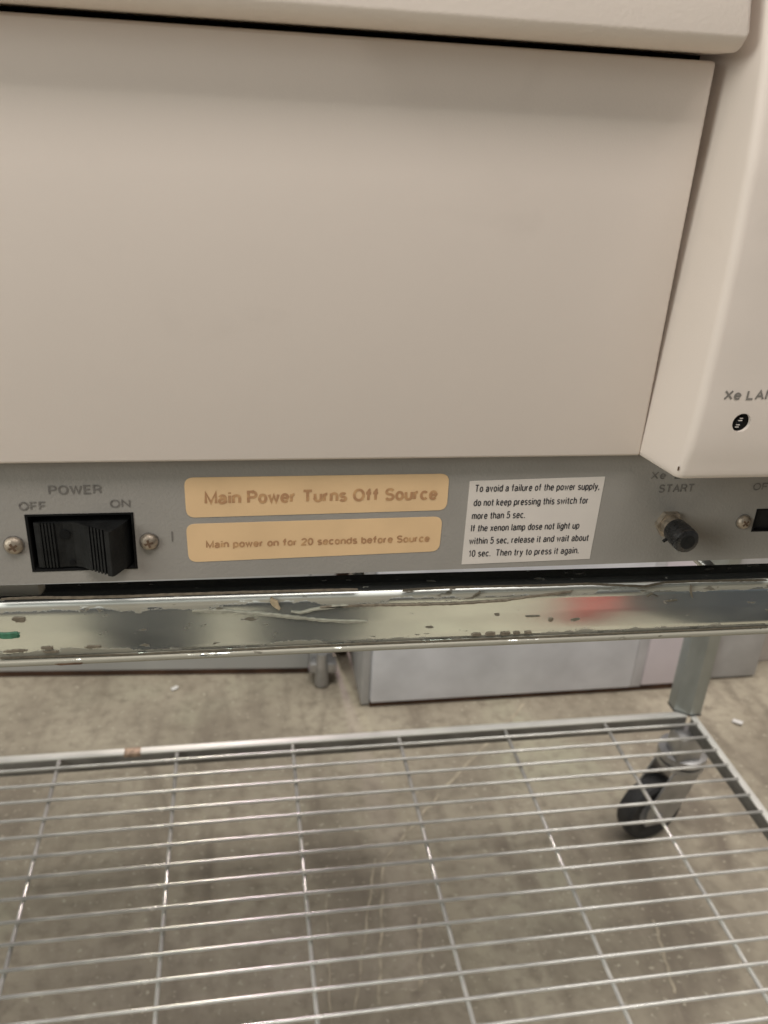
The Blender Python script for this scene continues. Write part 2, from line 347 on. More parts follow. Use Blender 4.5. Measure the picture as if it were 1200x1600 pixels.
brd = empty('grey_panel', (-.6, 1.31, FZ), 'long dull grey panel with a rusty brown base strip, left of the lavender cabinet', 'panel')
box('panel_sheet', (-1.6, .118, 1.300, 1.33, FZ+.013, -.45), M_board2, brd, .003)
box('base_strip', (-1.6, .116, 1.303, 1.34, FZ, FZ+.0125), M_brown, brd, .002)
box('end_post', (.1185, .160, 1.290, 1.36, FZ+.02, -.45), M_edge, brd, .004)
bm = bmesh.new(); add_tube(bm, [(.140, 1.268, FZ+.004), (.140, 1.268, FZ+.07)], [.013, .010], 12)
add_box(bm, .118, .166, 1.264, 1.289, FZ+.028, FZ+.048, .003)
fin('levelling_foot', bm, M_fork, brd)
brd.rotation_euler = (0, 0, -.069); brd.location.y += .020        # stands a little askew
pip = empty('copper_pipe', (.180, 1.34, FZ), 'rusty brown pipe with a bright copper tip, in the slit between panel and cabinet', 'pipe')
tube('pipe_body', [(.180, 1.34, FZ+.001), (.180, 1.34, -.3)], .012, M_brown, pip)
tube('copper_fitting', [(.181, 1.318, FZ+.040), (.181, 1.322, FZ+.058)], .011, M_orange, pip)

# ------------------------------------------------------------------ wire cart
cart = empty('wire_cart', (0, .54, FZ), 'zinc two-tier wire shelf cart on casters carrying the instrument', 'cart')
XL, XR, YF, YB, ZS = -.640, .600, .240, .848, -.7366
# lower shelf: square frame
def bar(name, a, m, bev=.0015): return box(name, a, m, cart, bev)
def frame_side(ax, lip):
    f = bar('shelf_frame', ax, M_web, .001)
    box('frame_lip', lip, M_lip, f, .0011)
frame_side((XL, XR-.004, YB-.001, YB+.002, ZS-.021, ZS-.0006), (XL, XR-.004, YB-.0015, YB+.0095, ZS-.0005, ZS+.0025))
frame_side((XR+.001, XR+.004, YF, YB-.002, ZS-.021, ZS-.0006), (XR-.0005, XR+.0085, YF, YB-.002, ZS-.0005, ZS+.0025))
frame_side((XL, XR-.004, YF+.001, YF+.004, ZS-.021, ZS-.0006), (XL, XR-.004, YF-.005, YF+.0045, ZS-.0005, ZS+.0025))
frame_side((XL-.004, XL-.001, YF, YB, ZS-.021, ZS-.0006), (XL-.0085, XL-.0005, YF, YB, ZS-.0005, ZS+.0025))
bm = bmesh.new(); add_box(bm, -.148, -.128, YB-.002, YB+.0097, ZS-.003, ZS+.0028, .001); fin('rust_chip', bm, M_rustlip, cart)
# cross wires (depthways) and shelf wires (lengthways)
bm = bmesh.new(); add_tube(bm, [(0, YF+.006, 0), (0, .4, 0.0004), (0, .6, -.0003), (0, YB-.004, 0)], .0025, 8)
for v in bm.verts: v.co.z -= ZO
cross_me = bpy.data.meshes.new('cross_wire'); bmesh.ops.recalc_face_normals(bm, faces=bm.faces); bm.to_mesh(cross_me); bm.free()
cross_me.materials.append(M_wire)
bm = bmesh.new(); n = 24
add_tube(bm, [(XL+(XR-XL)*i/n, .0004*math.sin(i*.45), .0003*math.sin(i*.62)) for i in range(n+1)], .0019, 10)
for v in bm.verts: v.co.z -= ZO
long_me = bpy.data.meshes.new('shelf_wire'); bmesh.ops.recalc_face_normals(bm, faces=bm.faces); bm.to_mesh(long_me); bm.free()
long_me.materials.append(M_wire)
for me in (cross_me, long_me):
    for p in me.polygons: p.use_smooth = True
def piece(name, me, loc, rot=(0, 0, 0)):
    o = bpy.data.objects.new(name, me); COL.objects.link(o); o.parent = cart
    o.location = P(*loc) - cart.location; o.rotation_euler = rot; return o
for k in range(9):
    x = 474.2 - 139.6*k
    piece('cross_wire', cross_me, (x*.001, 0, ZS), (0, 0, random.uniform(-.003, .003)))
for k in range(22):
    piece('shelf_wire', long_me, (0, .8290 - .02645*k + random.uniform(-.001, .001), ZS+.0038), (0, 0, random.uniform(-.001, .001)))

# upper tier, very slightly lower at its right end
TILT = .008
def dz(x): return -TILT*(x + .0766)
prof = [(.2625, -.1520), (.2560, -.1517), (.2535, -.1517), (.2520, -.1521), (.2507, -.1532), (.2500, -.1549), (.2498, -.1568),
        (.24975, -.1594), (.2496, -.1616), (.24955, -.1636), (.24955, -.1662), (.2496, -.1693), (.24968, -.1714), (.2499, -.1722), (.2508, -.1725),
        (.2488, -.1728), (.2480, -.1732), (.2477, -.1740), (.2480, -.1749), (.2488, -.1754), (.2537, -.1755), (.2537, -.1735), (.2522, -.1725), (.2522, -.1560), (.2540, -.1540), (.2625, -.1536)]
xs = [XL + (XR-XL)*i/310 for i in range(311)]
def wob(x, y, z):
    f = 1 if -.172 < z < -.155 else .3
    return (y + f*(.00016*math.sin(x*9+1) + .00002*math.sin(x*57)), z + dz(x) + .00010*math.sin(x*31))
bm = bmesh.new(); add_prism_x(bm, prof, xs, wob)
me = bpy.data.meshes.new('front_rail'); bmesh.ops.recalc_face_normals(bm, faces=bm.faces)
for v in bm.verts: v.co.z -= (ZO - .1500)      # own origin near the rail so that the dirt follows its height
bm.to_mesh(me); bm.free()
rail = link('front_rail', me, M_rail, cart, True, 50); rail.location = P(0, 0, -.1500) - cart.location
# sharp marks on the rail: paint smear, rust chips, dents
def blot(name, cx, cz, wx, wz, m, seed, y=.2391):
    rnd = random.Random(seed); bm = bmesh.new(); c = []
    nn = 22
    for k in range(nn):
        a = k*2*math.pi/nn; r = 1 + rnd.uniform(-.28, .18)
        ex = math.copysign(abs(math.cos(a))**.6, math.cos(a)); ez = math.copysign(abs(math.sin(a))**.7, math.sin(a))
        c.append((cx + wx*r*ex, cz + wz*r*ez))
    f = bm.faces.new([bm.verts.new(P(x*1.04, y*1.0414, z*1.04)) for x, z in c])
    r = bmesh.ops.extrude_face_region(bm, geom=[f])
    for v in r['geom']:
        if isinstance(v, bmesh.types.BMVert): v.co.y += .0012
    return fin(name, bm, m, rail_mark, smooth=False)
rail_mark = rail
_loc = rail.location.copy()
def rail_blot(*a, **k):
    o = blot(*a, **k); o.location = -(P(0, 0, -.1500)); return o
g = rail_blot('paint_smear', -.0735, -.1571, .0042, .0010, M_green, 3); 
rail_blot('rust_chip', -.0555, -.1679, .0040, .00035, M_rust, 5, y=.2376)
M_grime = mat('brown_grime', (0.15, 0.125, 0.09), .75, var=.3, vscale=700)
for i, (x, z, a, c) in enumerate(((.0800, -.1655, .0020, .0007), (.0850, -.1655, .0023, .0008), (.0905, -.1656, .0021, .0008), (.0945, -.1656, .0015, .0007), (.0988, -.1656, .0015, .0006), (.1065, -.1606, .0011, .0009),
                                   (-.0715, -.1632, .0042, .0006), (-.0620, -.1626, .0022, .0007), (-.0610, -.1641, .0030, .0005), (-.0480, -.1630, .0030, .0006), (-.0690, -.1515, .0024, .0011))):
    rail_blot('grime_spot', x, z, a*.8, c*.8, M_grime, 20+i, y=.2394)

LINES = {'pale' : [(-0.0169, -0.1571), (-0.0063, -0.1576), (0.0043, -0.1592), (0.0151, -0.161), (0.0262, -0.1629), (0.0351, -0.1639), (0.043, -0.1643)] ,
'pale2' : [(0.0162, -0.159), (0.0195, -0.1597), (0.0239, -0.1586), (0.0305, -0.1577), (0.036, -0.1574)] ,
'dark1' : [(0.0261, -0.1577), (0.0394, -0.1576), (0.0575, -0.1582), (0.0759, -0.1586), (0.0923, -0.158), (0.1017, -0.1569), (0.1112, -0.156), (0.1171, -0.1554)] ,
'dark2' : [(0.0548, -0.1521), (0.0707, -0.1518), (0.0893, -0.1521), (0.1059, -0.1525), (0.1227, -0.1525), (0.139, -0.154), (0.1453, -0.1545), (0.1525, -0.1532), (0.1626, -0.1531), (0.1938, -0.1539)] ,
'dark3' : [(-0.0764, -0.1496), (-0.0648, -0.1496), (-0.053, -0.1502), (-0.037, -0.1504), (-0.0207, -0.1504), (-0.004, -0.1505), (0.013, -0.1507), (0.0391, -0.1511)] ,
'smear' : [(0.0095, -0.1531), (0.0108, -0.1552), (0.0125, -0.1576)] ,
'vert' : [(0.1635, -0.1548), (0.1638, -0.1572), (0.1649, -0.1601)] ,
'sc' : [(0.0803, -0.1559), (0.0829, -0.1539)] ,
'sc2' : [(0.1009, -0.1652), (0.1064, -0.1652)] ,
'squig' : [(0.1467, -0.1589), (0.1484, -0.1576), (0.1512, -0.1592)] ,
'sq2' : [(0.1552, -0.1613), (0.1592, -0.1609)] ,
'crease' : [(-0.0794, -0.1719), (-0.0593, -0.1724), (-0.0387, -0.1731), (-0.0176, -0.1731), (0.0085, -0.1733), (0.04, -0.1733), (0.0726, -0.1738), (0.1089, -0.1742), (0.1466, -0.1743), (0.1994, -0.1746)] ,}
def rail_line(key, wd, m, name='scratch', y=.24915):
    pts = LINES[key]; fine = []
    for (a, b), (c, d) in zip(pts, pts[1:]):
        n = max(2, int(abs(c-a)/.0012))
        for i in range(n): fine.append((a+(c-a)*i/n, b+(d-b)*i/n))
    fine.append(pts[-1]); rnd = random.Random(len(key)*7+len(pts)); bm = bmesh.new(); L = []
    for i, (x, z) in enumerate(fine):
        q = fine[min(i+1, len(fine)-1)]; p = fine[max(i-1, 0)]; t = Vector((q[0]-p[0], q[1]-p[1])).normalized(); n = Vector((-t.y, t.x))
        h = wd*.5*(rnd.uniform(.6, 1.1))*min(1, .25+i*.25, .25+(len(fine)-1-i)*.25); w_ = wd*rnd.uniform(-.12, .12)
        L.append([bm.verts.new(P(x+n.x*(w_+h*s_), y+o_, z+n.y*(w_+h*s_))) for s_, o_ in ((1, 0), (-1, 0), (-1, .0010), (1, .0010))])
    for A_, B_ in zip(L, L[1:]):
        for k in range(4): bm.faces.new((A_[k], A_[(k+1) % 4], B_[(k+1) % 4], B_[k]))
    o = fin(name, bm, m, rail, smooth=False); o.location = -P(0, 0, -.1500)
M_pale = mat('pale_residue', (0.27, 0.265, 0.215), .6, var=.2, vscale=500)
M_seam = mat('dark_seam_dirt', (0.085, 0.072, 0.05), .8, var=.3, vscale=900)
M_tansm = mat('tan_residue', (0.36, 0.29, 0.19), .6, var=.25, vscale=500)
rail_line('pale', .0009, M_pale, 'residue', .24915); rail_line('pale2', .0007, M_pale, 'residue', .24915); rail_line('dark1', .0006, M_grime); rail_line('dark2', .0005, M_seam); rail_line('dark3', .0005, M_grime)
rail_line('smear', .0034, M_tansm, 'residue'); rail_line('vert', .0008, M_grime); rail_line('sc', .0004, M_seam); rail_line('sc2', .0004, M_seam); rail_line('squig', .0004, M_seam); rail_line('sq2', .0004, M_seam)
rail_line('crease', .0003, M_seam, 'crease_dirt', .2486)

bar('top_frame', (XL, XR-.004, YB-.006, YB+.003, -.176, -.158), M_zinc)
bar('top_frame', (XR-.003, XR+.006, .264, YB-.007, -.178, -.158), M_zinc)
bar('top_frame', (XL-.009, XL-.0005, .264, YB-.007, -.166, -.147), M_zinc)
for k in range(9):
    x = (461.0 - 139.6*k)*.001
    piece('cross_wire', cross_me, (x, .012, -.1570+dz(x)))
for k in range(22):
    piece('shelf_wire', long_me, (0, .8290 - .02645*k, -.1536 + dz(0)), (0, math.atan(TILT), 0))

# posts (angle section) and casters
def post(px, py, sx, sy):
    bm = bmesh.new()
    c = [(.004, 0), (.020, 0), (.037, .013), (.037, .030), (.033, .030), (.033, .015), (.019, .004), (.004, .004)]
    lo = [bm.verts.new(P(px+sx*a, py+sy*(b-.009), ZS+.004)) for a, b in c]; hi = [bm.verts.new(P(px+sx*a, py+sy*(b-.009), -.160)) for a, b in c]
    for k in range(8): bm.faces.new((lo[k], lo[(k+1) % 8], hi[(k+1) % 8], hi[k]))
    bm.faces.new(lo); bm.faces.new(hi)
    pst = fin('post', bm, M_post, cart, smooth=False)
    bm = bmesh.new()
    c2 = [(.0035, -.0006), (.0203, -.0006), (.0376, .0126), (.0376, .0305), (.0035, .0305)]
    lo = [bm.verts.new(P(px+sx*a, py+sy*(b-.009), ZS+.0015)) for a, b in c2]; hi = [bm.verts.new(P(px+sx*a, py+sy*(b-.009), ZS+.0038)) for a, b in c2]
    for k in range(5): bm.faces.new((lo[k], lo[(k+1) % 5], hi[(k+1) % 5], hi[k]))
    bm.faces.new(lo); bm.faces.new(hi)
    fin('post_seat', bm, M_rubber, pst, smooth=False)
    # socket below the shelf
    box('post_socket', (px+min(0, sx*.036), px+max(0, sx*.036), py+min(-sy*.030, sy*.006), py+max(-sy*.030, sy*.006), ZS-.062, ZS-.0215), M_fork, cart, .004)
def caster(cx, cy, yaw):
    ca, sa = math.cos(yaw), math.sin(yaw)       # trailing direction (ca, sa)
    ax = (-sa, ca)
    Rw = .050; wz = FZ + Rw; wx, wy = cx + ca*.036, cy + sa*.036
    bm = bmesh.new()
    add_tube(bm, [(cx, cy, -.812), (cx, cy, -.808), (cx, cy, -.798), (cx, cy, -.794)], [.030, .034, .034, .022], 24)
    add_tube(bm, [(cx, cy, -.824), (cx, cy, -.820), (cx, cy, -.813)], [.028, .033, .033], 24)
    root = fin('caster', bm, M_fork, cart)
    bm = bmesh.new()
    for s in (-1, 1):
        q = []
        for (u, zz) in ((-.026, -.822), (.028, -.822), (.060, wz+.014), (.058, wz-.012), (.016, wz-.018), (.000, wz+.006)):
            q.append((cx + ca*u + ax[0]*s*.0175, cy + sa*u + ax[1]*s*.0175, zz))
        A = [bm.verts.new(P(*p)) for p in q]
        B = [bm.verts.new(P(p[0]+ax[0]*s*.003, p[1]+ax[1]*s*.003, p[2])) for p in q]
        bm.faces.new(A); bm.faces.new(B)
        for k in range(6): bm.faces.new((A[k], A[(k+1) % 6], B[(k+1) % 6], B[k]))
    add_tube(bm, [(wx-ax[0]*.024, wy-ax[1]*.024, wz), (wx+ax[0]*.024, wy+ax[1]*.024, wz)], .006, 10)
    fin('fork', bm, M_fork, root)
    bm = bmesh.new(); rings = []
    for (r, o) in ((.030, -.013), (.044, -.0145), (.049, -.011), (Rw, 0), (.049, .011), (.044, .0145), (.030, .013), (.022, .008), (.022, -.008)):
        rings.append([bm.verts.new(P(wx + ax[0]*o + ca*r*math.cos(k*math.pi/18), wy + ax[1]*o + sa*r*math.cos(k*math.pi/18), wz + r*math.sin(k*math.pi/18))) for k in range(36)])
    for A, B in zip(rings, rings[1:] + rings[:1]):
        for k in range(36): bm.faces.new((A[k], A[(k+1) % 36], B[(k+1) % 36], B[k]))
    fin('wheel', bm, M_rubber, root)
    bm = bmesh.new(); add_tube(bm, [(wx-ax[0]*.010, wy-ax[1]*.010, wz), (wx+ax[0]*.010, wy+ax[1]*.010, wz)], .0305, 24)
    fin('hub', bm, M_edge, root)
for (px, py, sx, sy, yaw) in ((.619, .856, -1, 1, 3.38), (.619, .256, -1, -1, 3.4), (-.662, .856, 1, 1, 3.3), (-.662, .256, 1, -1, 3.5)):
    post(px, py, sx, sy); caster(px+sx*.012, py-sy*.002, yaw)

# ------------------------------------------------------------------ the instrument
inst = empty('lab_instrument', (.1, .45, -.150), 'beige lab instrument with a grey switch strip along its base, standing on the cart', 'lab instrument')
S = .250
# chassis behind the panels
box('chassis', (-.46, .47, .275, .74, -.1445, .20), M_dark, inst, .002)
for x in (-.42, .187, .43):
    for y in (.292, .70):
        bm = bmesh.new(); zf = -.1518 + dz(x); add_tube(bm, [(x, y, -.1444), (x, y, zf+.001), (x, y, zf)], [.008, .011, .010], 16)
        fin('rubber_foot', bm, M_rubber, inst)
box('added_reflector_block', (-.14, -.0680, .264, .274, -.1520, -.1446), M_paint, inst, .001)  # added pale block, there to mirror as a bright patch in the rail top

# grey base strip with two openings
def plate(name, xs, zs, holes, y0, y1, m, parent):
    bm = bmesh.new(); vd = {}
    def v(i, j, y):
        k = (i, j, y)
        if k not in vd: vd[k] = bm.verts.new(P(xs[i], y, zs[j]))
        return vd[k]
    solid = lambda i, j: 0 <= i < len(xs)-1 and 0 <= j < len(zs)-1 and (i, j) not in holes
    for i in range(len(xs)-1):
        for j in range(len(zs)-1):
            if not solid(i, j): continue
            for y in (y0, y1): bm.faces.new((v(i, j, y), v(i+1, j, y), v(i+1, j+1, y), v(i, j+1, y)))
            for (di, dj, a, b) in ((-1, 0, (i, j), (i, j+1)), (1, 0, (i+1, j), (i+1, j+1)), (0, -1, (i, j), (i+1, j)), (0, 1, (i, j+1), (i+1, j+1))):
                if not solid(i+di, j+dj): bm.faces.new((v(*a, y0), v(*b, y0), v(*b, y1), v(*a, y1)))
    return fin(name, bm, m, parent, smooth=False)
strip = plate('base_strip', [-.46, -.0657, -.0333, .1822, .2120, .47], [-.1447, -.1402, -.1333, -.1242, -.1200, -.0985],
              {(1, 1), (1, 2), (1, 3), (3, 2)}, S, S+.0018, M_strip, inst)
box('strip_backing', (-.459, .469, S+.012, S+.022, -.1440, -.0985), M_dark, inst)

# door panel, with softly rounded edges
box('door_panel', (-.46, .1308, .2450, .2640, -.1012, .0147), M_paint, inst, .0010, 3)

# top cover with rolled lower lip
prof = []
r = .0056; y0 = .2320; zb = .0164
prof.append((.262, zb+.002)); prof.append((.256, zb))
for k in range(9):
    a = math.radians(270 - 74*k/8)
    prof.append((y0 + r + r*math.cos(a), zb + r + r*math.sin(a)))
prof += [(y0+.0115, .060), (y0+.029, .120), (.285, .120)]
bm = bmesh.new()
X1 = .1316; xs = [-.46, .05] + [X1 - .0012*(1-math.sin(t)) for t in (0, .3, .6, .9, 1.2, 1.57)]
insets = [0, 0] + [.0012*(1-math.cos(t)) for t in (0, .3, .6, .9, 1.2, 1.57)]
cy = sum(p[0] for p in prof)/len(prof); cz = .06
rings = []
for x, ins in zip(xs, insets):
    rings.append([bm.verts.new(P(x, y + (ins if y < .25 else 0), z + (ins if z < .030 else 0)*1.0)) for y, z in prof])
for A, B in zip(rings, rings[1:]):
    for k in range(len(prof)): bm.faces.new((A[k], A[(k+1) % len(prof)], B[(k+1) % len(prof)], B[k]))
bm.faces.new(rings[0]); bm.faces.new(rings[-1])
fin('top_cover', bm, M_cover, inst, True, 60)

# lamp housing on the right: leaning nose, drafted left flank, rounded edge
def hy(z):                                   # front surface depth by height
    pts = [(-.110, .2262), (-.0990, .2255), (-.090, .2238), (-.080, .2232), (-.055, .2234), (-.033, .2243), (-.010, .2262), (.003, .2282), (.016, .2308), (.028, .2345), (.045, .2405), (.065, .2480), (.12, .268)]
    for (a, ya), (b, yb) in zip(pts, pts[1:]):
        if z <= b: return ya + (yb-ya)*(z-a)/(b-a)
    return pts[-1][1]
def section(z, inset):
    f = hy(z) + inset; sx = 1.6*max(0, z+.1015)*.012
    xe = .1343 + sx; back = .1306 + sx + .0034*max(0, min(1, (z+.1015)/.116))
    pts = [(back - .002, .262)]
    slope = (xe - back)/(.245 - .2255)
    X = lambda y: xe - slope*(y - .2255) + inset
    rr = .0030
    pts.append((X(.245), .245)); pts.append((X(f+rr), f+rr))
    x0 = X(f+rr)
    for k in range(1, 7):
        a = math.pi + (math.pi/2)*k/6
        pts.append((x0 + rr + rr*math.cos(a), f + rr + rr*math.sin(a)))
    pts += [(.1462, f), (.1538, f), (.20, f), (.47, f), (.47, .262)]
    return pts
zs = [-.1015, -.1012, -.1006, -.0996] + [-.098 + i*.004 for i in range(55)]
ins = [.0014, .0008, .0003, 0] + [0]*55
bm = bmesh.new(); rings = [[bm.verts.new(P(x, y, z)) for x, y in section(z, i)] for z, i in zip(zs, ins)]
for A, B in zip(rings, rings[1:]):
    for k in range(len(A)): bm.faces.new((A[k], A[(k+1) % len(A)], B[(k+1) % len(A)], B[k]))
bm.faces.new(rings[0]); bm.faces.new(rings[-1])
hous = fin('lamp_housing', bm, M_paint, inst, True, 40)
HX, HZ = .1500, -.0818
bm = bmesh.new(); add_tube(bm, [(HX, .215, HZ), (HX, .2350, HZ)], .0030, 28)
cut = fin('cut', bm, M_dark)
md = hous.modifiers.new('b', 'BOOLEAN'); md.object = cut; md.operation = 'DIFFERENCE'; md.solver = 'EXACT'
hl = hous.location.copy(); hous.parent = None; hous.location = (0, 0, 0); bpy.context.view_layer.update()
me2 = bpy.data.meshes.new_from_object(hous.evaluated_get(bpy.context.evaluated_depsgraph_get()))
hous.modifiers.clear(); hous.data = me2; hous.data.name = 'lamp_housing'
while len(me2.materials) > 1: me2.materials.pop()
for p in me2.polygons: p.material_index = 0; p.use_smooth = True
me2.set_sharp_from_angle(angle=math.radians(30))
bpy.data.objects.remove(cut)
hous.parent = inst; hous.location = hl
# indicator lens set into the hole
bm = bmesh.new(); add_tube(bm, [(HX, .2246, HZ), (HX, .2345, HZ)], .00297, 28)
fin('indicator_well', bm, M_dark, hous)
bm = bmesh.new(); add_tube(bm, [(HX, .2245, HZ), (HX, .2252, HZ), (HX, .2257, HZ)], [.0010, .0019, .0023], 20)
lens_o = fin('indicator_lens', bm, M_glass, hous)
bm = bmesh.new()
for zz, ww in ((.0012, .0007), (.0005, .0009), (-.0009, .0008), (-.0016, .0008)):
    add_box(bm, HX-ww+zz*.3, HX+ww*.4+zz*.3, .2240, .2243, HZ+zz-.00012, HZ+zz+.00012)
fin('lens_ribs', bm, M_white, hous)
def yface(z): return hy(z) - .00012
text('lettering', 'Xe LAMP', .1420, .1618, -.0745, .0031, .22315, M_inkdk, hous, wt=.20, gap=.16, yfn=lambda z: hy(z) - .00012)
bm = bmesh.new(); add_box(bm, .1340, .1343, .2258, .2262, -.0983, -.0970); fin('chipped_paint', bm, M_rust, hous)

# printed words on the strip
yt = S - .00015
text('lettering', 'POWER', -.0578, -.0421, -.1134, .0031, yt, M_ink, strip)
text('lettering', 'OFF', -.0670, -.0589, -.1185, .0029, yt, M_ink, strip)
text('lettering', 'ON', -.0401, -.0339, -.1182, .0028, yt, M_ink, strip)
text('lettering', 'Xe  LAMP', .1388, .1600, -.1118, .0029, yt, M_ink, strip)
text('lettering', 'START', .1427, .1559, -.1170, .0032, yt, M_ink, strip)
text('lettering', 'OFF', .1783, .1868, -.1168, .0029, yt, M_ink, strip)
bm = bmesh.new(); add_box(bm, -.02205, -.02175, S-.0002, S, -.1307, -.1270); fin('tick_mark', bm, M_ink, strip)

# power rocker switch
sw = box('power_switch', (-.0655, -.0335, S+.0105, S+.0118, -.1400, -.1202), M_dark, inst)
bm = bmesh.new()                               # thin bezel lining the opening
for a in ((-.0657, -.0649, S-.0002, S+.010, -.1402, -.1200), (-.0341, -.0333, S-.0002, S+.010, -.1402, -.1200), (-.0649, -.0341, S-.0002, S+.010, -.1402, -.1396), (-.0649, -.0341, S-.0002, S+.010, -.1206, -.1200)):
    add_box(bm, *a)
fin('bezel', bm, M_dark, sw, smooth=False)
# rocker profile seen from above: ridged thumb pads left and right of a shallow hollow
pf = [(-.0636, S+.0090), (-.0636, S+.0004)]
def pad(x0, x1, ya, yb, n):
    out = []
    for k in range(n):
        for t, d in ((.0, 0), (.55, 0), (.60, .0007), (.95, .0007)):
            u = (k + t)/n; out.append((x0 + (x1-x0)*u, ya + (yb-ya)*u + d))
    return out
pf += pad(-.0622, -.0572, S-.0001, S-.0004, 5)
pf += [(-.0570, S-.0003), (-.0548, S+.0002), (-.0520, S+.0001), (-.0500, S-.0006), (-.0478, S-.0024)]
pf += pad(-.0472, -.0418, S-.0030, S-.0064, 5)
pf += [(-.0416, S-.0068), (-.0402, S-.0074), (-.0396, S-.0071)]
pf += [(-.0380, S-.0045), (-.0362, S-.0012), (-.0352, S+.0012), (-.0348, S+.0030), (-.0348, S+.0090)]
bm = bmesh.new()
lo = [bm.verts.new(P(x, y, -.1388)) for x, y in pf]; hi = [bm.verts.new(P(x, y, -.1231)) for x, y in pf]
for k in range(len(pf)): bm.faces.new((lo[k], lo[(k+1) % len(pf)], hi[(k+1) % len(pf)], hi[k]))
bm.faces.new(lo); bm.faces.new(hi)
fin('rocker', bm, M_black, sw, smooth=False)
tube('pivot_pin', [(-.0533, S+.004, -.1372), (-.0533, S-.0002, -.1372)], .0009, M_dark, sw)
tube('pivot_pin', [(-.0545, S+.004, -.1272), (-.0545, S-.00025, -.1272)], .0016, M_dark, sw)
# second switch, at the right edge
sw2 = box('lamp_switch', (.1822, .2120, S+.0105, S+.0118, -.1333, -.1242), M_dark, inst)
bm = bmesh.new()
for a in ((.1822, .1829, S-.0002, S+.010, -.1333, -.1242), (.2113, .2120, S-.0002, S+.010, -.1333, -.1242), (.1829, .2113, S-.0002, S+.010, -.1333, -.1328), (.1829, .2113, S-.0002, S+.010, -.1247, -.1242)): add_box(bm, *a)
fin('bezel', bm, M_dark, sw2, smooth=False)
bm = bmesh.new(); add_prism_x(bm, [(S+.009, -.1326), (S+.001, -.1326), (S+.001, -.1249), (S+.009, -.1249)], [.1834, .197, .2106], lambda x, y, z: (y - (.004 if x > .2 and y < S+.005 else 0), z))
fin('rocker', bm, M_black, sw2, smooth=False)

# pan-head cross screws
def screw(x, z, r, ang, m):
    bm = bmesh.new(); n = 28; rings = []
    for rr, yy in ((r, S), (r, S-.0007), (r*.93, S-.0012), (r*.72, S-.0017), (r*.40, S-.0020)):
        rings.append([bm.verts.new(P(x+rr*math.cos(k*2*math.pi/n), yy, z+rr*math.sin(k*2*math.pi/n))) for k in range(n)])
    for A, B in zip(rings, rings[1:]):
        for k in range(n): bm.faces.new((A[k], A[(k+1) % n], B[(k+1) % n], B[k]))
    bm.faces.new(rings[-1])
    o = fin('screw', bm, m, inst)
    bm = bmesh.new()
    for s in range(2):
        a = ang + s*math.pi/2; c, d = math.cos(a), math.sin(a); L, W = r*.50, r*.13
        q = [(L, W), (-L, W), (-L, -W), (L, -W)]
        yy = S-.00205 - s*.00003
        A = [bm.verts.new(P(x+u*c-v*d, yy, z+u*d+v*c)) for u, v in q]; B = [bm.verts.new(P(x+u*c-v*d, yy+.0012, z+u*d+v*c)) for u, v in q]
        bm.faces.new(A); bm.faces.new(B)
        for k in range(4): bm.faces.new((A[k], A[(k+1) % 4], B[(k+1) % 4], B[k]))
    fin('cross_slot', bm, M_rust, o, smooth=False)
    bm = bmesh.new(); add_tube(bm, [(x, S-.0002, z), (x, S+.002, z)], r*1.12, 28); fin('dirt_ring', bm, M_ink, o)
screw(-.0700, -.1304, .0029, .5, M_screw); screw(-.0291, -.1304, .0028, .25, M_screw); screw(.1780, -.1291, .0026, .75, M_screw)

# push button: hexagon nut, collar, worn black cap
bx, bz = .1488, -.1287
bm = bmesh.new(); add_tube(bm, [(bx, S, bz), (bx, S-.0022, bz)], .0050, 6)
btn = fin('push_button', bm, M_screw, inst, smooth=False)
tube('collar', [(bx, S-.002, bz), (bx, S-.0066, bz)], .0036, M_screw, btn, 24)
bm = bmesh.new()
add_tube(bm, [(bx, S-.0056, bz), (bx, S-.0060, bz), (bx, S-.0088, bz), (bx, S-.0090, bz), (bx, S-.0138, bz), (bx, S-.0146, bz), (bx, S-.0149, bz)], [.0038, .0043, .0044, .0046, .0045, .0041, .0033], 32)
capo = fin('cap', bm, M_gloss, btn)
bm = bmesh.new(); add_tube(bm, [(bx, S-.0147, bz), (bx, S-.01505, bz)], .0026, 24); add_tube(bm, [(bx+.0005, S-.0150, bz+.0002), (bx+.0005, S-.01515, bz+.0002)], .0016, 20); fin('cap_dimple', bm, M_black, capo)
tube('cap_nub', [(bx-.0030, S-.0070, bz-.0028), (bx-.0044, S-.0071, bz-.0037)], .0006, M_black, btn)

# tape labels and paper label
def sticker(name, c, rad, m, label, th=.00016):
    """c: four corners (x,z) anticlockwise from lower left, rounded by rad"""
    bm = bmesh.new(); out = []
    n = len(c)
    for i in range(n):
        p = Vector(c[i]); a = (Vector(c[i-1]) - p).normalized(); b = (Vector(c[(i+1) % n]) - p).normalized()
        if rad <= 0: out.append(p); continue
        A, B = p + a*rad, p + b*rad
        for k in range(7):
            t = k/6; out.append((1-t)**2*A + 2*t*(1-t)*p + t*t*B)
    f = bm.faces.new([bm.verts.new(P(q.x, S-th, q.y)) for q in out])
    g = bmesh.ops.extrude_face_region(bm, geom=[f])
    for v in g['geom']:
        if isinstance(v, bmesh.types.BMVert): v.co.y = S - .00002
    o = fin(name, bm, m, inst, smooth=False); o['label'] = label; return o
t1 = sticker('tape_label', [(-.0171, -.1223), (.0679, -.1217), (.0677, -.1085), (-.0172, -.1084)], .0030, M_tan, 'upper tan tape label with larger bold words')
t2 = sticker('tape_label', [(-.0171, -.1385), (.0666, -.1373), (.0667, -.1241), (-.0174, -.1246)], .0030, M_tan, 'lower tan tape label with smaller words')
yl = S - .00024
text('lettering', 'Main Power Turns Off Source', -.0112, .0642, -.1178, .0046, yl, M_faded, t1, wt=.195, jit=.00001, gap=.16)
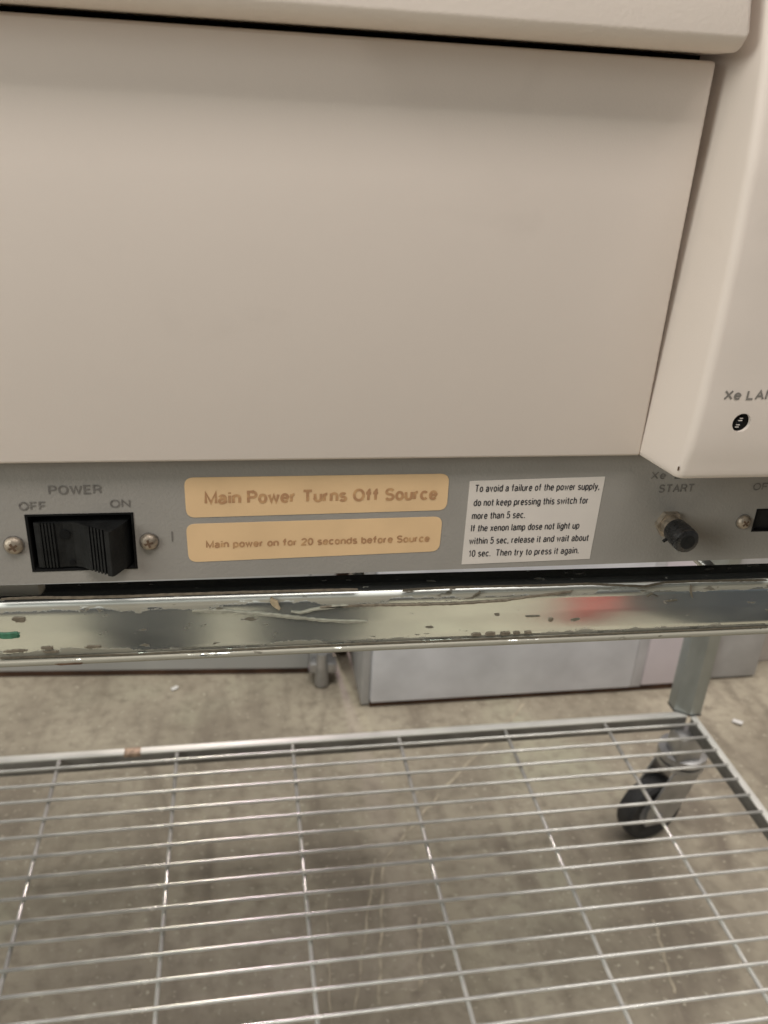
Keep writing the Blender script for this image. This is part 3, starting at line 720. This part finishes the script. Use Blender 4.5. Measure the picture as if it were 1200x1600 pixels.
text('lettering', 'Main power on for 20 seconds before Source', -.0114, .0629, -.1335, .0028, yl, M_faded, t2, wt=.20, jit=.000025, gap=.16)
wl = sticker('paper_label', [(.0750, -.1428), (.1218, -.1423), (.1222, -.1105), (.0749, -.1113)], 0, M_white, 'white paper label with six printed lines')
for body, a, b, z in (('To avoid a failure of the power supply,', .0769, .1208, -.1153), ('do not keep pressing this switch for', .0770, .1175, -.1205), ('more than 5 sec.', .0769, .0956, -.1254),
                      ('If the xenon lamp dose not light up', .0770, .1158, -.1301), ('within 5 sec, release it and wait about', .0769, .1200, -.1350), ('10 sec.  Then try to press it again.', .0771, .1172, -.1399)):
    text('lettering', body, a, b, z, .0027, yl, M_inkbk, wl, wt=.13, gap=.22)

# ------------------------------------------------------------------ behind the lens, mirrored in the rail: the photographer and a red crate
def person():
    bm = bmesh.new(); sl = bm.verts.layers.skin.verify()
    def v(x, y, z, r, root=False):
        q = bm.verts.new((x, y, z)); q[sl].radius = (r, r); q[sl].use_root = root; return q
    def chain(*vs):
        for a, b in zip(vs, vs[1:]): bm.edges.new((a, b))
    cx, cy = -.015, -.52
    pel = v(cx, cy, .90, .15, True); ch = v(cx, cy-.01, 1.15, .15); sh = v(cx, cy, 1.36, .12); nk = v(cx, cy+.02, 1.47, .06); hd = v(cx, cy+.05, 1.60, .10); tp = v(cx, cy+.05, 1.69, .075)
    chain(pel, ch, sh, nk, hd, tp)
    for s in (-1, 1):
        hp = v(cx+s*.095, cy, .80, .11); kn = v(cx+s*.105, cy+.02, .47, .088); an = v(cx+s*.11, cy-.01, .09, .078); toe = v(cx+s*.13, cy+.16, .045, .042)
        chain(pel, hp, kn, an, toe)
        s1 = v(cx+s*.19, cy, 1.33, .062); el = v(cx+s*.25, cy+.10, 1.08, .048); wr = v(cx+s*.13, cy+.33, 1.02, .030); hn = v(cx+s*.08, cy+.40, 1.02, .034)
        chain(sh, s1, el, wr, hn)
    me = bpy.data.meshes.new('person'); bm.to_mesh(me); bm.free()
    o = bpy.data.objects.new('person', me); COL.objects.link(o)
    o.modifiers.new('skin', 'SKIN'); s = o.modifiers.new('sub', 'SUBSURF'); s.levels = 2; s.render_levels = 2
    bpy.context.view_layer.update()
    m2 = bpy.data.meshes.new_from_object(o.evaluated_get(bpy.context.evaluated_depsgraph_get()))
    o.modifiers.clear(); o.data = m2; m2.name = 'person'
    m2.materials.clear()
    for m in (mat('navy_denim', (0.009, 0.013, 0.020), .95, var=.2, vscale=60, spec=.1), mat('grey_jacket', (0.10, 0.10, 0.105), .85, var=.1), mat('skin', (0.45, 0.27, 0.2), .5, var=.05), mat('black_shoe', (.02, .02, .02), .5, var=.1)):
        m2.materials.append(m)
    for p in m2.polygons:
        c = p.center; p.use_smooth = True
        p.material_index = 3 if c.z < .07 else 0 if c.z < .92 and c.y < cy+.2 else 2 if c.z > 1.44 or c.y > cy+.30 else 1
    o['label'] = 'person in dark blue jeans standing in front of the cart, mirrored in its rail'; o['category'] = 'person'
person()
bm = bmesh.new(); add_box(bm, .625, .695, -.93, -.80, FZ, FZ+.22, .01); 
o = fin('red_crate', bm, M_red); o['label'] = 'red plastic crate on the floor in front of the cart, mirrored in its rail'; o['category'] = 'crate'

bn = empty('storage_bin', (1.1, -.85, FZ), 'dark slate storage bin on the floor right of the red crate', 'bin')
box('bin_body', (.84, 1.35, -1.1, -.62, FZ, FZ+.42), mat('slate_plastic', (.035, .045, .06), .5, var=.1), bn, .015)
box('bin_lid', (.83, 1.36, -1.11, -.61, FZ+.421, FZ+.45), bpy.data.materials['slate_plastic'], bn, .008)
